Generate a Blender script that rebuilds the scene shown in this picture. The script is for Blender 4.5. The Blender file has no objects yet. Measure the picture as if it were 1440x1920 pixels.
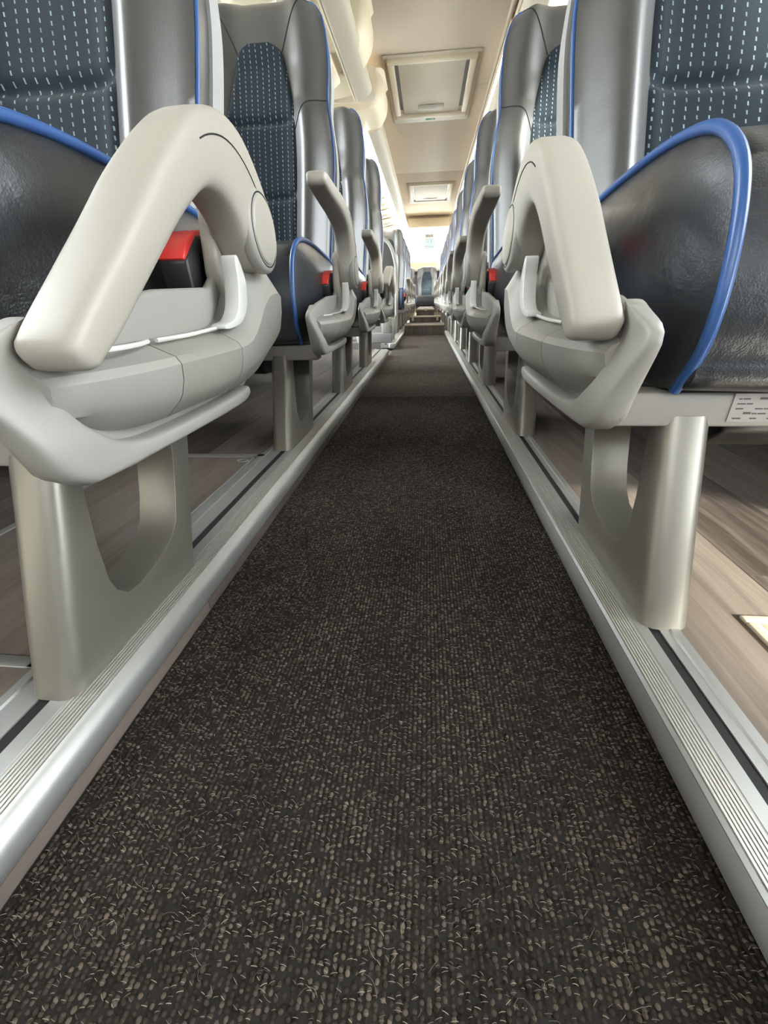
import bpy, bmesh, math, random
import numpy as np
from mathutils import Matrix, Vector

random.seed(7)
rng = np.random.default_rng(7)
scene = bpy.context.scene
COL = scene.collection

# ---------------------------------------------------------------- camera
ZP = 0.052                       # height of the seat platforms above the aisle carpet
F_PX = 755.0
cam_d = bpy.data.cameras.new("camera")
cam_d.sensor_fit = 'HORIZONTAL'
cam_d.sensor_width = 36.0
cam_d.lens = F_PX / 1440.0 * 36.0
cam_d.clip_start = 0.01
cam_d.clip_end = 300
cam = bpy.data.objects.new("camera", cam_d)
COL.objects.link(cam)
fw = Vector((-0.09533567, 0.88103615, -0.46334265))
rt = Vector((0.9951797, 0.09510523, -0.02392393))
dn = Vector((0.02298846, -0.46339001, -0.88585621))
R = Matrix((rt, -dn, -fw)).transposed()
cam.matrix_world = Matrix.Translation((0.046, 0.0, 0.352 + ZP)) @ R.to_4x4()
scene.camera = cam

# ---------------------------------------------------------------- world, light, exposure
scene.view_settings.view_transform = 'Standard'
scene.view_settings.look = 'None'
scene.view_settings.gamma = 1.0
scene.view_settings.use_curve_mapping = False
scene.view_settings.exposure = 2.0
SKY = 5.0
world = bpy.data.worlds.new("sky")
scene.world = world
world.use_nodes = True
wn = world.node_tree
bg = wn.nodes["Background"]
bg.inputs[0].default_value = (0.95, 0.955, 1.0, 1)
bg.inputs[1].default_value = SKY
try:
    scene.cycles.use_denoising = True
    scene.cycles.max_bounces = 8
    scene.cycles.diffuse_bounces = 5
    scene.cycles.transparent_max_bounces = 12
    scene.cycles.sample_clamp_indirect = 6.0
    scene.cycles.caustics_reflective = False
    scene.cycles.caustics_refractive = False
except Exception:
    pass
sun_d = bpy.data.lights.new("sun", 'SUN')
sun_d.energy = 9.0
sun_d.angle = math.radians(5)
sun_d.color = (1.0, 0.93, 0.82)
sun = bpy.data.objects.new("sun", sun_d)
COL.objects.link(sun)
SUN_FROM = Vector((0.60, -0.62, 0.44))
sun.rotation_euler = (-SUN_FROM).to_track_quat('-Z', 'Y').to_euler()


# ---------------------------------------------------------------- materials
def new_mat(name):
    m = bpy.data.materials.new(name)
    m.use_nodes = True
    nt = m.node_tree
    b = nt.nodes["Principled BSDF"]
    return m, nt, b


def nd(nt, typ, **kw):
    n = nt.nodes.new(typ)
    for k, v in kw.items():
        setattr(n, k, v)
    return n


def math_n(nt, op, a, b=None, c=None):
    n = nd(nt, 'ShaderNodeMath', operation=op)
    for i, v in enumerate((a, b, c)):
        if v is None:
            continue
        if isinstance(v, (int, float)):
            n.inputs[i].default_value = v
        else:
            nt.links.new(v, n.inputs[i])
    return n.outputs[0]


def bump(nt, b, height, strength, dist=0.001):
    n = nd(nt, 'ShaderNodeBump')
    n.inputs['Strength'].default_value = strength
    n.inputs['Distance'].default_value = dist
    nt.links.new(height, n.inputs['Height'])
    nt.links.new(n.outputs[0], b.inputs['Normal'])


def mix_col(nt, fac, c1, c2):
    n = nd(nt, 'ShaderNodeMix', data_type='RGBA')
    for i, v in ((0, fac), (6, c1), (7, c2)):
        if isinstance(v, tuple):
            n.inputs[i].default_value = v + (1,) if len(v) == 3 else v
        elif isinstance(v, (int, float)):
            n.inputs[i].default_value = v
        else:
            nt.links.new(v, n.inputs[i])
    return n.outputs[2]


def plain(name, col, rough=0.5, metal=0.0, noise=0.0, scale=60.0, bmp=0.0, spec=0.5):
    m, nt, b = new_mat(name)
    b.inputs['Base Color'].default_value = col + (1,)
    b.inputs['Roughness'].default_value = rough
    b.inputs['Metallic'].default_value = metal
    b.inputs['Specular IOR Level'].default_value = spec
    tc = nd(nt, 'ShaderNodeTexCoord')
    nz = nd(nt, 'ShaderNodeTexNoise')
    nz.inputs['Scale'].default_value = scale
    nz.inputs['Detail'].default_value = 4
    nt.links.new(tc.outputs['Object'], nz.inputs['Vector'])
    if noise > 0:
        d = tuple(max(0, c * (1 - noise)) for c in col)
        l = tuple(min(1, c * (1 + noise)) for c in col)
        o = mix_col(nt, nz.outputs[0], d, l)
        nt.links.new(o, b.inputs['Base Color'])
    if bmp > 0:
        bump(nt, b, nz.outputs[0], bmp, 0.0006)
    return m


M = {}
M['plastic'] = plain('grey_plastic', (0.315, 0.305, 0.280), 0.42, noise=0.05, scale=900, bmp=0.06)
M['arm'] = plain('armrest_plastic', (0.385, 0.36, 0.31), 0.46, noise=0.05, scale=700, bmp=0.08)
M['lever'] = plain('light_lever_plastic', (0.66, 0.66, 0.64), 0.32)
M['cover'] = plain('pod_cover_plastic', (0.29, 0.28, 0.245), 0.45, noise=0.06, scale=1200, bmp=0.15)
M['leg'] = plain('painted_leg_metal', (0.255, 0.238, 0.205), 0.36, metal=0.45, noise=0.05, scale=1500, bmp=0.05)
M['beam'] = plain('beam_paint', (0.36, 0.34, 0.31), 0.5, noise=0.06, scale=80)
M['alu'] = plain('aluminium_rail', (0.50, 0.50, 0.485), 0.46, metal=0.7, noise=0.06, scale=40)
M['alu_rib'] = plain('ribbed_rail_strip', (0.62, 0.61, 0.56), 0.42, metal=0.5, noise=0.08, scale=200)
M['alu_d'] = plain('dull_aluminium', (0.40, 0.40, 0.385), 0.45, metal=0.6, noise=0.08, scale=60)
M['rubber'] = plain('black_rubber', (0.012, 0.012, 0.013), 0.6)
M['black'] = plain('black_plastic', (0.014, 0.014, 0.016), 0.4)
M['red'] = plain('red_button', (0.72, 0.045, 0.04), 0.35)
M['piping'] = plain('blue_piping', (0.034, 0.098, 0.29), 0.33, noise=0.12, scale=500, bmp=0.1)
M['seam'] = plain('dark_seam', (0.008, 0.008, 0.010), 0.7)
M['backshell'] = plain('pale_seat_shell', (0.34, 0.34, 0.33), 0.6, noise=0.14, scale=400, bmp=0.3)
M['ceil'] = plain('ceiling_lining', (0.66, 0.575, 0.465), 0.75, noise=0.03, scale=300, bmp=0.1)
M['cream'] = plain('cream_plastic', (0.68, 0.60, 0.45), 0.45, noise=0.03, scale=100)
M['rack'] = plain('rack_plastic', (0.44, 0.40, 0.32), 0.45, noise=0.03, scale=100)
M['hatch'] = plain('hatch_panel', (0.58, 0.53, 0.43), 0.5, noise=0.03, scale=100)
M['wall'] = plain('side_wall_panel', (0.52, 0.50, 0.47), 0.6, noise=0.05, scale=150, bmp=0.1)
M['wall_d'] = plain('heater_panel', (0.36, 0.36, 0.36), 0.5, metal=0.3)
M['frame'] = plain('window_frame', (0.10, 0.10, 0.10), 0.5)
M['tread'] = plain('step_tread', (0.16, 0.14, 0.13), 0.7, noise=0.3, scale=300)
M['ground'] = plain('outside_paving', (0.45, 0.44, 0.42), 0.9, noise=0.1, scale=2)
M['sticker'] = plain('white_sticker', (0.37, 0.35, 0.325), 0.5)
M['ink'] = plain('print_ink', (0.07, 0.065, 0.06), 0.6)
M['green'] = plain('green_print', (0.05, 0.22, 0.09), 0.5)
M['palegreen'] = plain('pale_green_print', (0.55, 0.62, 0.42), 0.5)
M['notice'] = plain('blue_notice', (0.50, 0.74, 0.86), 0.5)
M['yarn'] = None

# glass
m, nt, b = new_mat('tinted_glass')
nt.nodes.remove(b)
out = nt.nodes['Material Output']
tr = nd(nt, 'ShaderNodeBsdfTransparent')
tr.inputs[0].default_value = (0.90, 0.93, 0.92, 1)
gl = nd(nt, 'ShaderNodeBsdfGlossy')
gl.inputs['Roughness'].default_value = 0.03
fr = nd(nt, 'ShaderNodeFresnel')
fr.inputs[0].default_value = 1.25
mx = nd(nt, 'ShaderNodeMixShader')
nt.links.new(fr.outputs[0], mx.inputs[0])
nt.links.new(tr.outputs[0], mx.inputs[1])
nt.links.new(gl.outputs[0], mx.inputs[2])
nt.links.new(mx.outputs[0], out.inputs[0])
M['glass'] = m


# leather
def leather(name, col, rough):
    m, nt, b = new_mat(name)
    b.inputs['Specular IOR Level'].default_value = 0.55
    tc = nd(nt, 'ShaderNodeTexCoord')
    vo = nd(nt, 'ShaderNodeTexVoronoi')
    vo.inputs['Scale'].default_value = 520
    nz = nd(nt, 'ShaderNodeTexNoise')
    nz.inputs['Scale'].default_value = 11
    nz.inputs['Detail'].default_value = 5
    nz.inputs['Roughness'].default_value = 0.5
    nz.inputs['Distortion'].default_value = 0.6
    nt.links.new(tc.outputs['Object'], vo.inputs['Vector'])
    nt.links.new(tc.outputs['Object'], nz.inputs['Vector'])
    h = math_n(nt, 'ADD', math_n(nt, 'MULTIPLY', vo.outputs['Distance'], 0.035),
               math_n(nt, 'MULTIPLY', nz.outputs[0], 1.0))
    mpc = nd(nt, 'ShaderNodeMapping')
    mpc.inputs['Scale'].default_value = (7, 6, 16)
    nt.links.new(tc.outputs['Object'], mpc.inputs[0])
    n3 = nd(nt, 'ShaderNodeTexNoise')
    n3.inputs['Scale'].default_value = 1.0
    n3.inputs['Detail'].default_value = 4
    n3.inputs['Distortion'].default_value = 1.2
    nt.links.new(mpc.outputs[0], n3.inputs['Vector'])
    rdg = math_n(nt, 'POWER', math_n(nt, 'SUBTRACT', 1.0, math_n(nt, 'ABSOLUTE', math_n(nt, 'MULTIPLY', math_n(nt, 'SUBTRACT', n3.outputs[0], 0.5), 3.5))), 6.0)
    h = math_n(nt, 'SUBTRACT', h, math_n(nt, 'MULTIPLY', rdg, 0.035))
    bump(nt, b, h, 0.4, 0.009)
    c = mix_col(nt, nz.outputs[0], tuple(x * 0.8 for x in col), tuple(x * 1.25 for x in col))
    nt.links.new(c, b.inputs['Base Color'])
    rg = math_n(nt, 'ADD', math_n(nt, 'MULTIPLY', nz.outputs[0], 0.16), rough - 0.08)
    nt.links.new(rg, b.inputs['Roughness'])
    b.inputs['Coat Weight'].default_value = 0.25
    b.inputs['Coat Roughness'].default_value = 0.35
    return m


M['leather'] = leather('dark_seat_leather', (0.019, 0.022, 0.028), 0.32)
def smooth_leather(name, col, rough):
    m, nt, b = new_mat(name)
    b.inputs['Base Color'].default_value = col + (1,)
    b.inputs['Specular IOR Level'].default_value = 0.6
    tc = nd(nt, 'ShaderNodeTexCoord')
    vo = nd(nt, 'ShaderNodeTexVoronoi')
    vo.inputs['Scale'].default_value = 600
    nz = nd(nt, 'ShaderNodeTexNoise')
    nz.inputs['Scale'].default_value = 9
    nz.inputs['Detail'].default_value = 3
    nt.links.new(tc.outputs['Object'], vo.inputs['Vector'])
    nt.links.new(tc.outputs['Object'], nz.inputs['Vector'])
    h = math_n(nt, 'ADD', math_n(nt, 'MULTIPLY', vo.outputs['Distance'], 0.06),
               math_n(nt, 'MULTIPLY', nz.outputs[0], 0.8))
    bump(nt, b, h, 0.35, 0.005)
    b.inputs['Roughness'].default_value = rough
    b.inputs['Coat Weight'].default_value = 0.35
    b.inputs['Coat Roughness'].default_value = 0.40
    return m
M['leather_s'] = smooth_leather('smooth_back_leather', (0.064, 0.063, 0.062), 0.32)

# dashed seat fabric : UV in metres
m, nt, b = new_mat('dashed_seat_fabric')
uvn = nd(nt, 'ShaderNodeUVMap')
sp = nd(nt, 'ShaderNodeSeparateXYZ')
nt.links.new(uvn.outputs[0], sp.inputs[0])
U, V = sp.outputs[0], sp.outputs[1]
cu = math_n(nt, 'DIVIDE', U, 0.0185)
fu = math_n(nt, 'FRACT', cu)
iu = math_n(nt, 'FLOOR', cu)
wn1 = nd(nt, 'ShaderNodeTexWhiteNoise', noise_dimensions='1D')
nt.links.new(iu, wn1.inputs['W'])
cv = math_n(nt, 'ADD', math_n(nt, 'DIVIDE', V, 0.0125), wn1.outputs[0])
fv = math_n(nt, 'FRACT', cv)
iv = math_n(nt, 'FLOOR', cv)
cx = nd(nt, 'ShaderNodeCombineXYZ')
nt.links.new(iu, cx.inputs[0])
nt.links.new(iv, cx.inputs[1])
wn2 = nd(nt, 'ShaderNodeTexWhiteNoise', noise_dimensions='2D')
nt.links.new(cx.outputs[0], wn2.inputs['Vector'])
# slight sideways jog inside each dash
du = math_n(nt, 'ABSOLUTE', math_n(nt, 'ADD', math_n(nt, 'SUBTRACT', fu, 0.5),
                                   math_n(nt, 'MULTIPLY', math_n(nt, 'SUBTRACT', math_n(nt, 'ROUND', math_n(nt, 'MULTIPLY', fv, 4.0)), 2.0), 0.018)))
a1 = math_n(nt, 'LESS_THAN', du, 0.062)
a2 = math_n(nt, 'LESS_THAN', math_n(nt, 'ABSOLUTE', math_n(nt, 'SUBTRACT', fv, 0.5)), 0.24)
dash = math_n(nt, 'MULTIPLY', a1, a2)
dash = math_n(nt, 'MULTIPLY', dash, math_n(nt, 'ADD', math_n(nt, 'MULTIPLY', wn2.outputs[0], 0.5), 0.5))
wv = nd(nt, 'ShaderNodeTexNoise')
wv.inputs['Scale'].default_value = 900
nt.links.new(uvn.outputs[0], wv.inputs['Vector'])
base = mix_col(nt, wv.outputs[0], (0.005, 0.009, 0.015), (0.020, 0.031, 0.042))
colr = mix_col(nt, dash, base, (0.27, 0.35, 0.37))
nt.links.new(colr, b.inputs['Base Color'])
b.inputs['Roughness'].default_value = 0.9
b.inputs['Sheen Weight'].default_value = 0.12
b.inputs['Specular IOR Level'].default_value = 0.2
bump(nt, b, math_n(nt, 'ADD', wv.outputs[0], math_n(nt, 'MULTIPLY', dash, 0.5)), 0.5, 0.0008)
M['fabric'] = m

# wood vinyl planks
def wood(name, c_dark, c_light, rough):
    m, nt, b = new_mat(name)
    tc = nd(nt, 'ShaderNodeTexCoord')
    oi = nd(nt, 'ShaderNodeObjectInfo')
    ad = nd(nt, 'ShaderNodeVectorMath', operation='ADD')
    cx = nd(nt, 'ShaderNodeCombineXYZ')
    nt.links.new(math_n(nt, 'MULTIPLY', oi.outputs['Random'], 37.0), cx.inputs[0])
    nt.links.new(math_n(nt, 'MULTIPLY', oi.outputs['Random'], 91.0), cx.inputs[1])
    nt.links.new(tc.outputs['Object'], ad.inputs[0])
    nt.links.new(cx.outputs[0], ad.inputs[1])
    mp = nd(nt, 'ShaderNodeMapping')
    mp.inputs['Scale'].default_value = (30, 2.2, 1)
    nt.links.new(ad.outputs[0], mp.inputs[0])
    n1 = nd(nt, 'ShaderNodeTexNoise')
    n1.inputs['Scale'].default_value = 1.2
    n1.inputs['Detail'].default_value = 6
    n1.inputs['Distortion'].default_value = 0.8
    nt.links.new(mp.outputs[0], n1.inputs['Vector'])
    mp2 = nd(nt, 'ShaderNodeMapping')
    mp2.inputs['Scale'].default_value = (260, 9, 1)
    nt.links.new(ad.outputs[0], mp2.inputs[0])
    n2 = nd(nt, 'ShaderNodeTexNoise')
    n2.inputs['Scale'].default_value = 1.0
    n2.inputs['Detail'].default_value = 3
    nt.links.new(mp2.outputs[0], n2.inputs['Vector'])
    g = math_n(nt, 'ADD', math_n(nt, 'MULTIPLY', n1.outputs[0], 0.75), math_n(nt, 'MULTIPLY', n2.outputs[0], 0.35))
    g = math_n(nt, 'ADD', g, math_n(nt, 'MULTIPLY', math_n(nt, 'SUBTRACT', oi.outputs['Random'], 0.5), 0.35))
    rmp = nd(nt, 'ShaderNodeMapRange')
    rmp.inputs[1].default_value = 0.30
    rmp.inputs[2].default_value = 0.80
    nt.links.new(g, rmp.inputs[0])
    c = mix_col(nt, rmp.outputs[0], c_dark, c_light)
    nt.links.new(c, b.inputs['Base Color'])
    b.inputs['Roughness'].default_value = rough
    bump(nt, b, n2.outputs[0], 0.15, 0.0008)
    return m


M['wood'] = wood('wood_vinyl', (0.060, 0.046, 0.039), (0.24, 0.195, 0.165), 0.36)
M['riser'] = wood('riser_vinyl', (0.075, 0.062, 0.055), (0.22, 0.178, 0.155), 0.45)

# carpet yarn (colour attribute)
m, nt, b = new_mat('carpet_yarn')
at = nd(nt, 'ShaderNodeVertexColor')
at.layer_name = 'tone'
nt.links.new(at.outputs[0], b.inputs['Base Color'])
b.inputs['Roughness'].default_value = 0.95
b.inputs['Specular IOR Level'].default_value = 0.15
M['yarn'] = m
# far carpet / base weave
m, nt, b = new_mat('carpet_weave')
tc = nd(nt, 'ShaderNodeTexCoord')
mp = nd(nt, 'ShaderNodeMapping')
mp.inputs['Scale'].default_value = (200, 300, 1)
nt.links.new(tc.outputs['Object'], mp.inputs[0])
vo = nd(nt, 'ShaderNodeTexVoronoi')
vo.inputs['Scale'].default_value = 1.0
vo.inputs['Randomness'].default_value = 0.75
nt.links.new(mp.outputs[0], vo.inputs['Vector'])
rm = nd(nt, 'ShaderNodeMapRange')
rm.inputs[1].default_value = 0.1
rm.inputs[2].default_value = 0.6
rm.inputs[3].default_value = 1.0
rm.inputs[4].default_value = 0.0
nt.links.new(vo.outputs['Distance'], rm.inputs[0])
spc = nd(nt, 'ShaderNodeSeparateColor')
nt.links.new(vo.outputs['Color'], spc.inputs[0])
tone = math_n(nt, 'MULTIPLY', rm.outputs[0], math_n(nt, 'POWER', spc.outputs[0], 1.8))
c = mix_col(nt, tone, (0.062, 0.052, 0.043), (0.53, 0.45, 0.38))
nt.links.new(c, b.inputs['Base Color'])
b.inputs['Roughness'].default_value = 0.95
b.inputs['Specular IOR Level'].default_value = 0.15
bump(nt, b, rm.outputs[0], 0.8, 0.003)
M['carpet'] = m


# ---------------------------------------------------------------- mesh helpers
def to_mesh(name, V, Fc, mat, smooth=True, angle=40, uv=None):
    me = bpy.data.meshes.new(name)
    me.from_pydata([tuple(map(float, v)) for v in V], [], [tuple(f) for f in Fc])
    me.materials.append(mat)
    if uv is not None:
        ul = me.uv_layers.new(name='UVMap')
        for lp in me.loops:
            ul.data[lp.index].uv = uv[lp.vertex_index]
    fix(me, smooth, angle)
    return me


def fix(me, smooth=True, angle=40):
    bm = bmesh.new()
    bm.from_mesh(me)
    bmesh.ops.recalc_face_normals(bm, faces=bm.faces)
    bm.to_mesh(me)
    bm.free()
    if smooth:
        me.polygons.foreach_set('use_smooth', [True] * len(me.polygons))
        me.set_sharp_from_angle(angle=math.radians(angle))
    me.update()


def bevel(me, width, seg=2, sel=None, ang=25, smooth_angle=50):
    bm = bmesh.new()
    bm.from_mesh(me)
    bmesh.ops.recalc_face_normals(bm, faces=bm.faces)
    es = []
    for e in bm.edges:
        if len(e.link_faces) != 2:
            continue
        if e.calc_face_angle(0) < math.radians(ang):
            continue
        mid = (e.verts[0].co + e.verts[1].co) / 2
        if sel is None or sel(mid, e):
            es.append(e)
    if es:
        bmesh.ops.bevel(bm, geom=es, offset=width, segments=seg, profile=0.5, affect='EDGES', clamp_overlap=True)
    bm.to_mesh(me)
    bm.free()
    fix(me, True, smooth_angle)
    return me


def obj(name, me, parent=None, loc=(0, 0, 0), rot=(0, 0, 0)):
    o = bpy.data.objects.new(name, me)
    COL.objects.link(o)
    o.location = loc
    o.rotation_euler = rot
    if parent is not None:
        o.parent = parent
    return o


def empty(name, loc=(0, 0, 0)):
    o = bpy.data.objects.new(name, None)
    COL.objects.link(o)
    o.location = loc
    o.empty_display_size = 0.05
    return o


def tag(o, label, cat, group=None, kind=None):
    o['label'] = label
    o['category'] = cat
    if group:
        o['group'] = group
    if kind:
        o['kind'] = kind
    return o


def struct(o):
    o['kind'] = 'structure'
    return o


def box_vf(x0, x1, y0, y1, z0, z1):
    V = [(x0, y0, z0), (x1, y0, z0), (x1, y1, z0), (x0, y1, z0), (x0, y0, z1), (x1, y0, z1), (x1, y1, z1), (x0, y1, z1)]
    Fc = [(0, 3, 2, 1), (4, 5, 6, 7), (0, 1, 5, 4), (1, 2, 6, 5), (2, 3, 7, 6), (3, 0, 4, 7)]
    return V, Fc


def box(name, x0, x1, y0, y1, z0, z1, mat, parent=None, bev=0.0, seg=2):
    V, Fc = box_vf(x0, x1, y0, y1, z0, z1)
    me = to_mesh(name, V, Fc, mat, smooth=False)
    if bev:
        bevel(me, bev, seg)
    return obj(name, me, parent)


def boxes_mesh(name, lst, mat, bev=0):
    V, Fc = [], []
    for bb in lst:
        v, f = box_vf(*bb)
        o = len(V)
        V += v
        Fc += [tuple(i + o for i in q) for q in f]
    me = to_mesh(name, V, Fc, mat, smooth=False)
    if bev:
        bevel(me, bev, 2)
    return me


def prism_x(name, prof, x0, x1, mat, sd=1, bev=0.0, seg=3, sel=None):
    """(y,z) outline extruded along x"""
    n = len(prof)
    V = [(sd * x0, y, z) for y, z in prof] + [(sd * x1, y, z) for y, z in prof]
    Fc = [tuple(range(n)), tuple(range(2 * n - 1, n - 1, -1))]
    for i in range(n):
        j = (i + 1) % n
        Fc.append((i, i + n, j + n, j))
    me = to_mesh(name, V, Fc, mat, True, 40)
    if bev:
        bevel(me, bev, seg, sel, ang=35)
    return me


def prism_y(name, prof, y0, y1, mat, bev=0.0, seg=2):
    """(x,z) outline extruded along y"""
    n = len(prof)
    V = [(x, y0, z) for x, z in prof] + [(x, y1, z) for x, z in prof]
    Fc = [tuple(range(n)), tuple(range(2 * n - 1, n - 1, -1))]
    for i in range(n):
        j = (i + 1) % n
        Fc.append((i, i + n, j + n, j))
    me = to_mesh(name, V, Fc, mat, True, 40)
    if bev:
        bevel(me, bev, seg)
    return me


def catmull(P, n=6, closed=False):
    P = [np.array(p, float) for p in P]
    out = []
    N = len(P)
    rngi = range(N) if closed else range(N - 1)
    for i in rngi:
        if closed:
            p0, p1, p2, p3 = P[i - 1], P[i], P[(i + 1) % N], P[(i + 2) % N]
        else:
            p0, p1, p2, p3 = P[max(i - 1, 0)], P[i], P[i + 1], P[min(i + 2, N - 1)]
        for k in range(n):
            t = k / n
            out.append(0.5 * ((2 * p1) + (-p0 + p2) * t + (2 * p0 - 5 * p1 + 4 * p2 - p3) * t * t + (-p0 + 3 * p1 - 3 * p2 + p3) * t ** 3))
    if not closed:
        out.append(P[-1])
    return out


def tube(name, path, r, mat, sides=8, closed=False):
    P = [np.array(p, float) for p in path]
    N = len(P)
    V, Fc = [], []
    prev = None
    for i in range(N):
        a = P[i - 1] if (i > 0 or closed) else P[i]
        c = P[(i + 1) % N] if (i < N - 1 or closed) else P[i]
        t = c - a
        t /= (np.linalg.norm(t) + 1e-12)
        if prev is None:
            up = np.array([0, 0, 1.0]) if abs(t[2]) < 0.9 else np.array([1.0, 0, 0])
        else:
            up = prev
        s = np.cross(t, up)
        s /= np.linalg.norm(s) + 1e-12
        u = np.cross(s, t)
        prev = u
        for k in range(sides):
            an = 2 * math.pi * k / sides
            V.append(P[i] + r * (math.cos(an) * s + math.sin(an) * u))
    for i in range(N if closed else N - 1):
        j = (i + 1) % N
        for k in range(sides):
            l = (k + 1) % sides
            Fc.append((i * sides + k, i * sides + l, j * sides + l, j * sides + k))
    if not closed:
        Fc.append(tuple(range(sides)))
        Fc.append(tuple(range((N - 1) * sides, N * sides)))
    return to_mesh(name, V, Fc, mat, True, 60)


def loft(name, secs, mat, cap=True, closed=True, angle=40, uv=None):
    n = len(secs[0])
    V = [p for s in secs for p in s]
    Fc = []
    for i in range(len(secs) - 1):
        for k in range(n if closed else n - 1):
            l = (k + 1) % n
            Fc.append((i * n + k, i * n + l, (i + 1) * n + l, (i + 1) * n + k))
    if cap:
        Fc.append(tuple(range(n)))
        Fc.append(tuple(range((len(secs) - 1) * n, len(secs) * n)))
    return to_mesh(name, V, Fc, mat, True, angle, uv)


def cyl_x(name, yc, zc, r, x0, x1, mat, sd=1, n=40, bev=0.0, seg=3):
    prof = [(yc + r * math.cos(2 * math.pi * i / n), zc + r * math.sin(2 * math.pi * i / n)) for i in range(n)]
    return prism_x(name, prof, x0, x1, mat, sd, bev, seg)


def interp(x, xs, ys):
    return float(np.interp(x, xs, ys))


def smooth_interp(x, xs, ys):
    # monotone-ish cubic through numpy: use cosine blend between knots
    xs = list(xs)
    if x <= xs[0]:
        return ys[0]
    for i in range(len(xs) - 1):
        if x <= xs[i + 1]:
            t = (x - xs[i]) / (xs[i + 1] - xs[i])
            x0 = ys[max(i - 1, 0)]
            p1, p2 = ys[i], ys[i + 1]
            x3 = ys[min(i + 2, len(ys) - 1)]
            return 0.5 * ((2 * p1) + (-x0 + p2) * t + (2 * x0 - 5 * p1 + 4 * p2 - x3) * t * t + (-x0 + 3 * p1 - 3 * p2 + x3) * t ** 3)
    return ys[-1]


# ---------------------------------------------------------------- the setting
Y0, Y1 = -2.3, 10.9
XW = 1.31            # inner face of the side walls

# outside ground
gnd = struct(obj('ground', to_mesh('ground', [(-60, -60, -1.3), (60, -60, -1.3), (60, 80, -1.3), (-60, 80, -1.3)], [(0, 1, 2, 3)], M['ground'], False)))

# aisle carpet: woven base + real yarn loops near the camera
CX0, CX1 = -0.266, 0.288
floor = struct(box('floor', -1.3, 1.3, Y0, Y1, -0.06, -0.012, M['tread']))
STEP_Y = 5.80
carpet = obj('aisle_carpet', to_mesh('aisle_carpet', *(lambda v: (v, [(0, 1, 2, 3)]))([(CX0, Y0, 0), (CX1, Y0, 0), (CX1, STEP_Y, 0), (CX0, STEP_Y, 0)]), M['carpet'], False))
cv_, cf_ = box_vf(CX0, CX1, Y0, STEP_Y, -0.012, 0.0)
carpet.data = to_mesh('aisle_carpet', cv_, cf_, M['carpet'], False)
tag(carpet, 'dark grey-brown looped carpet runner along the sunken aisle floor', 'carpet')


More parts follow.
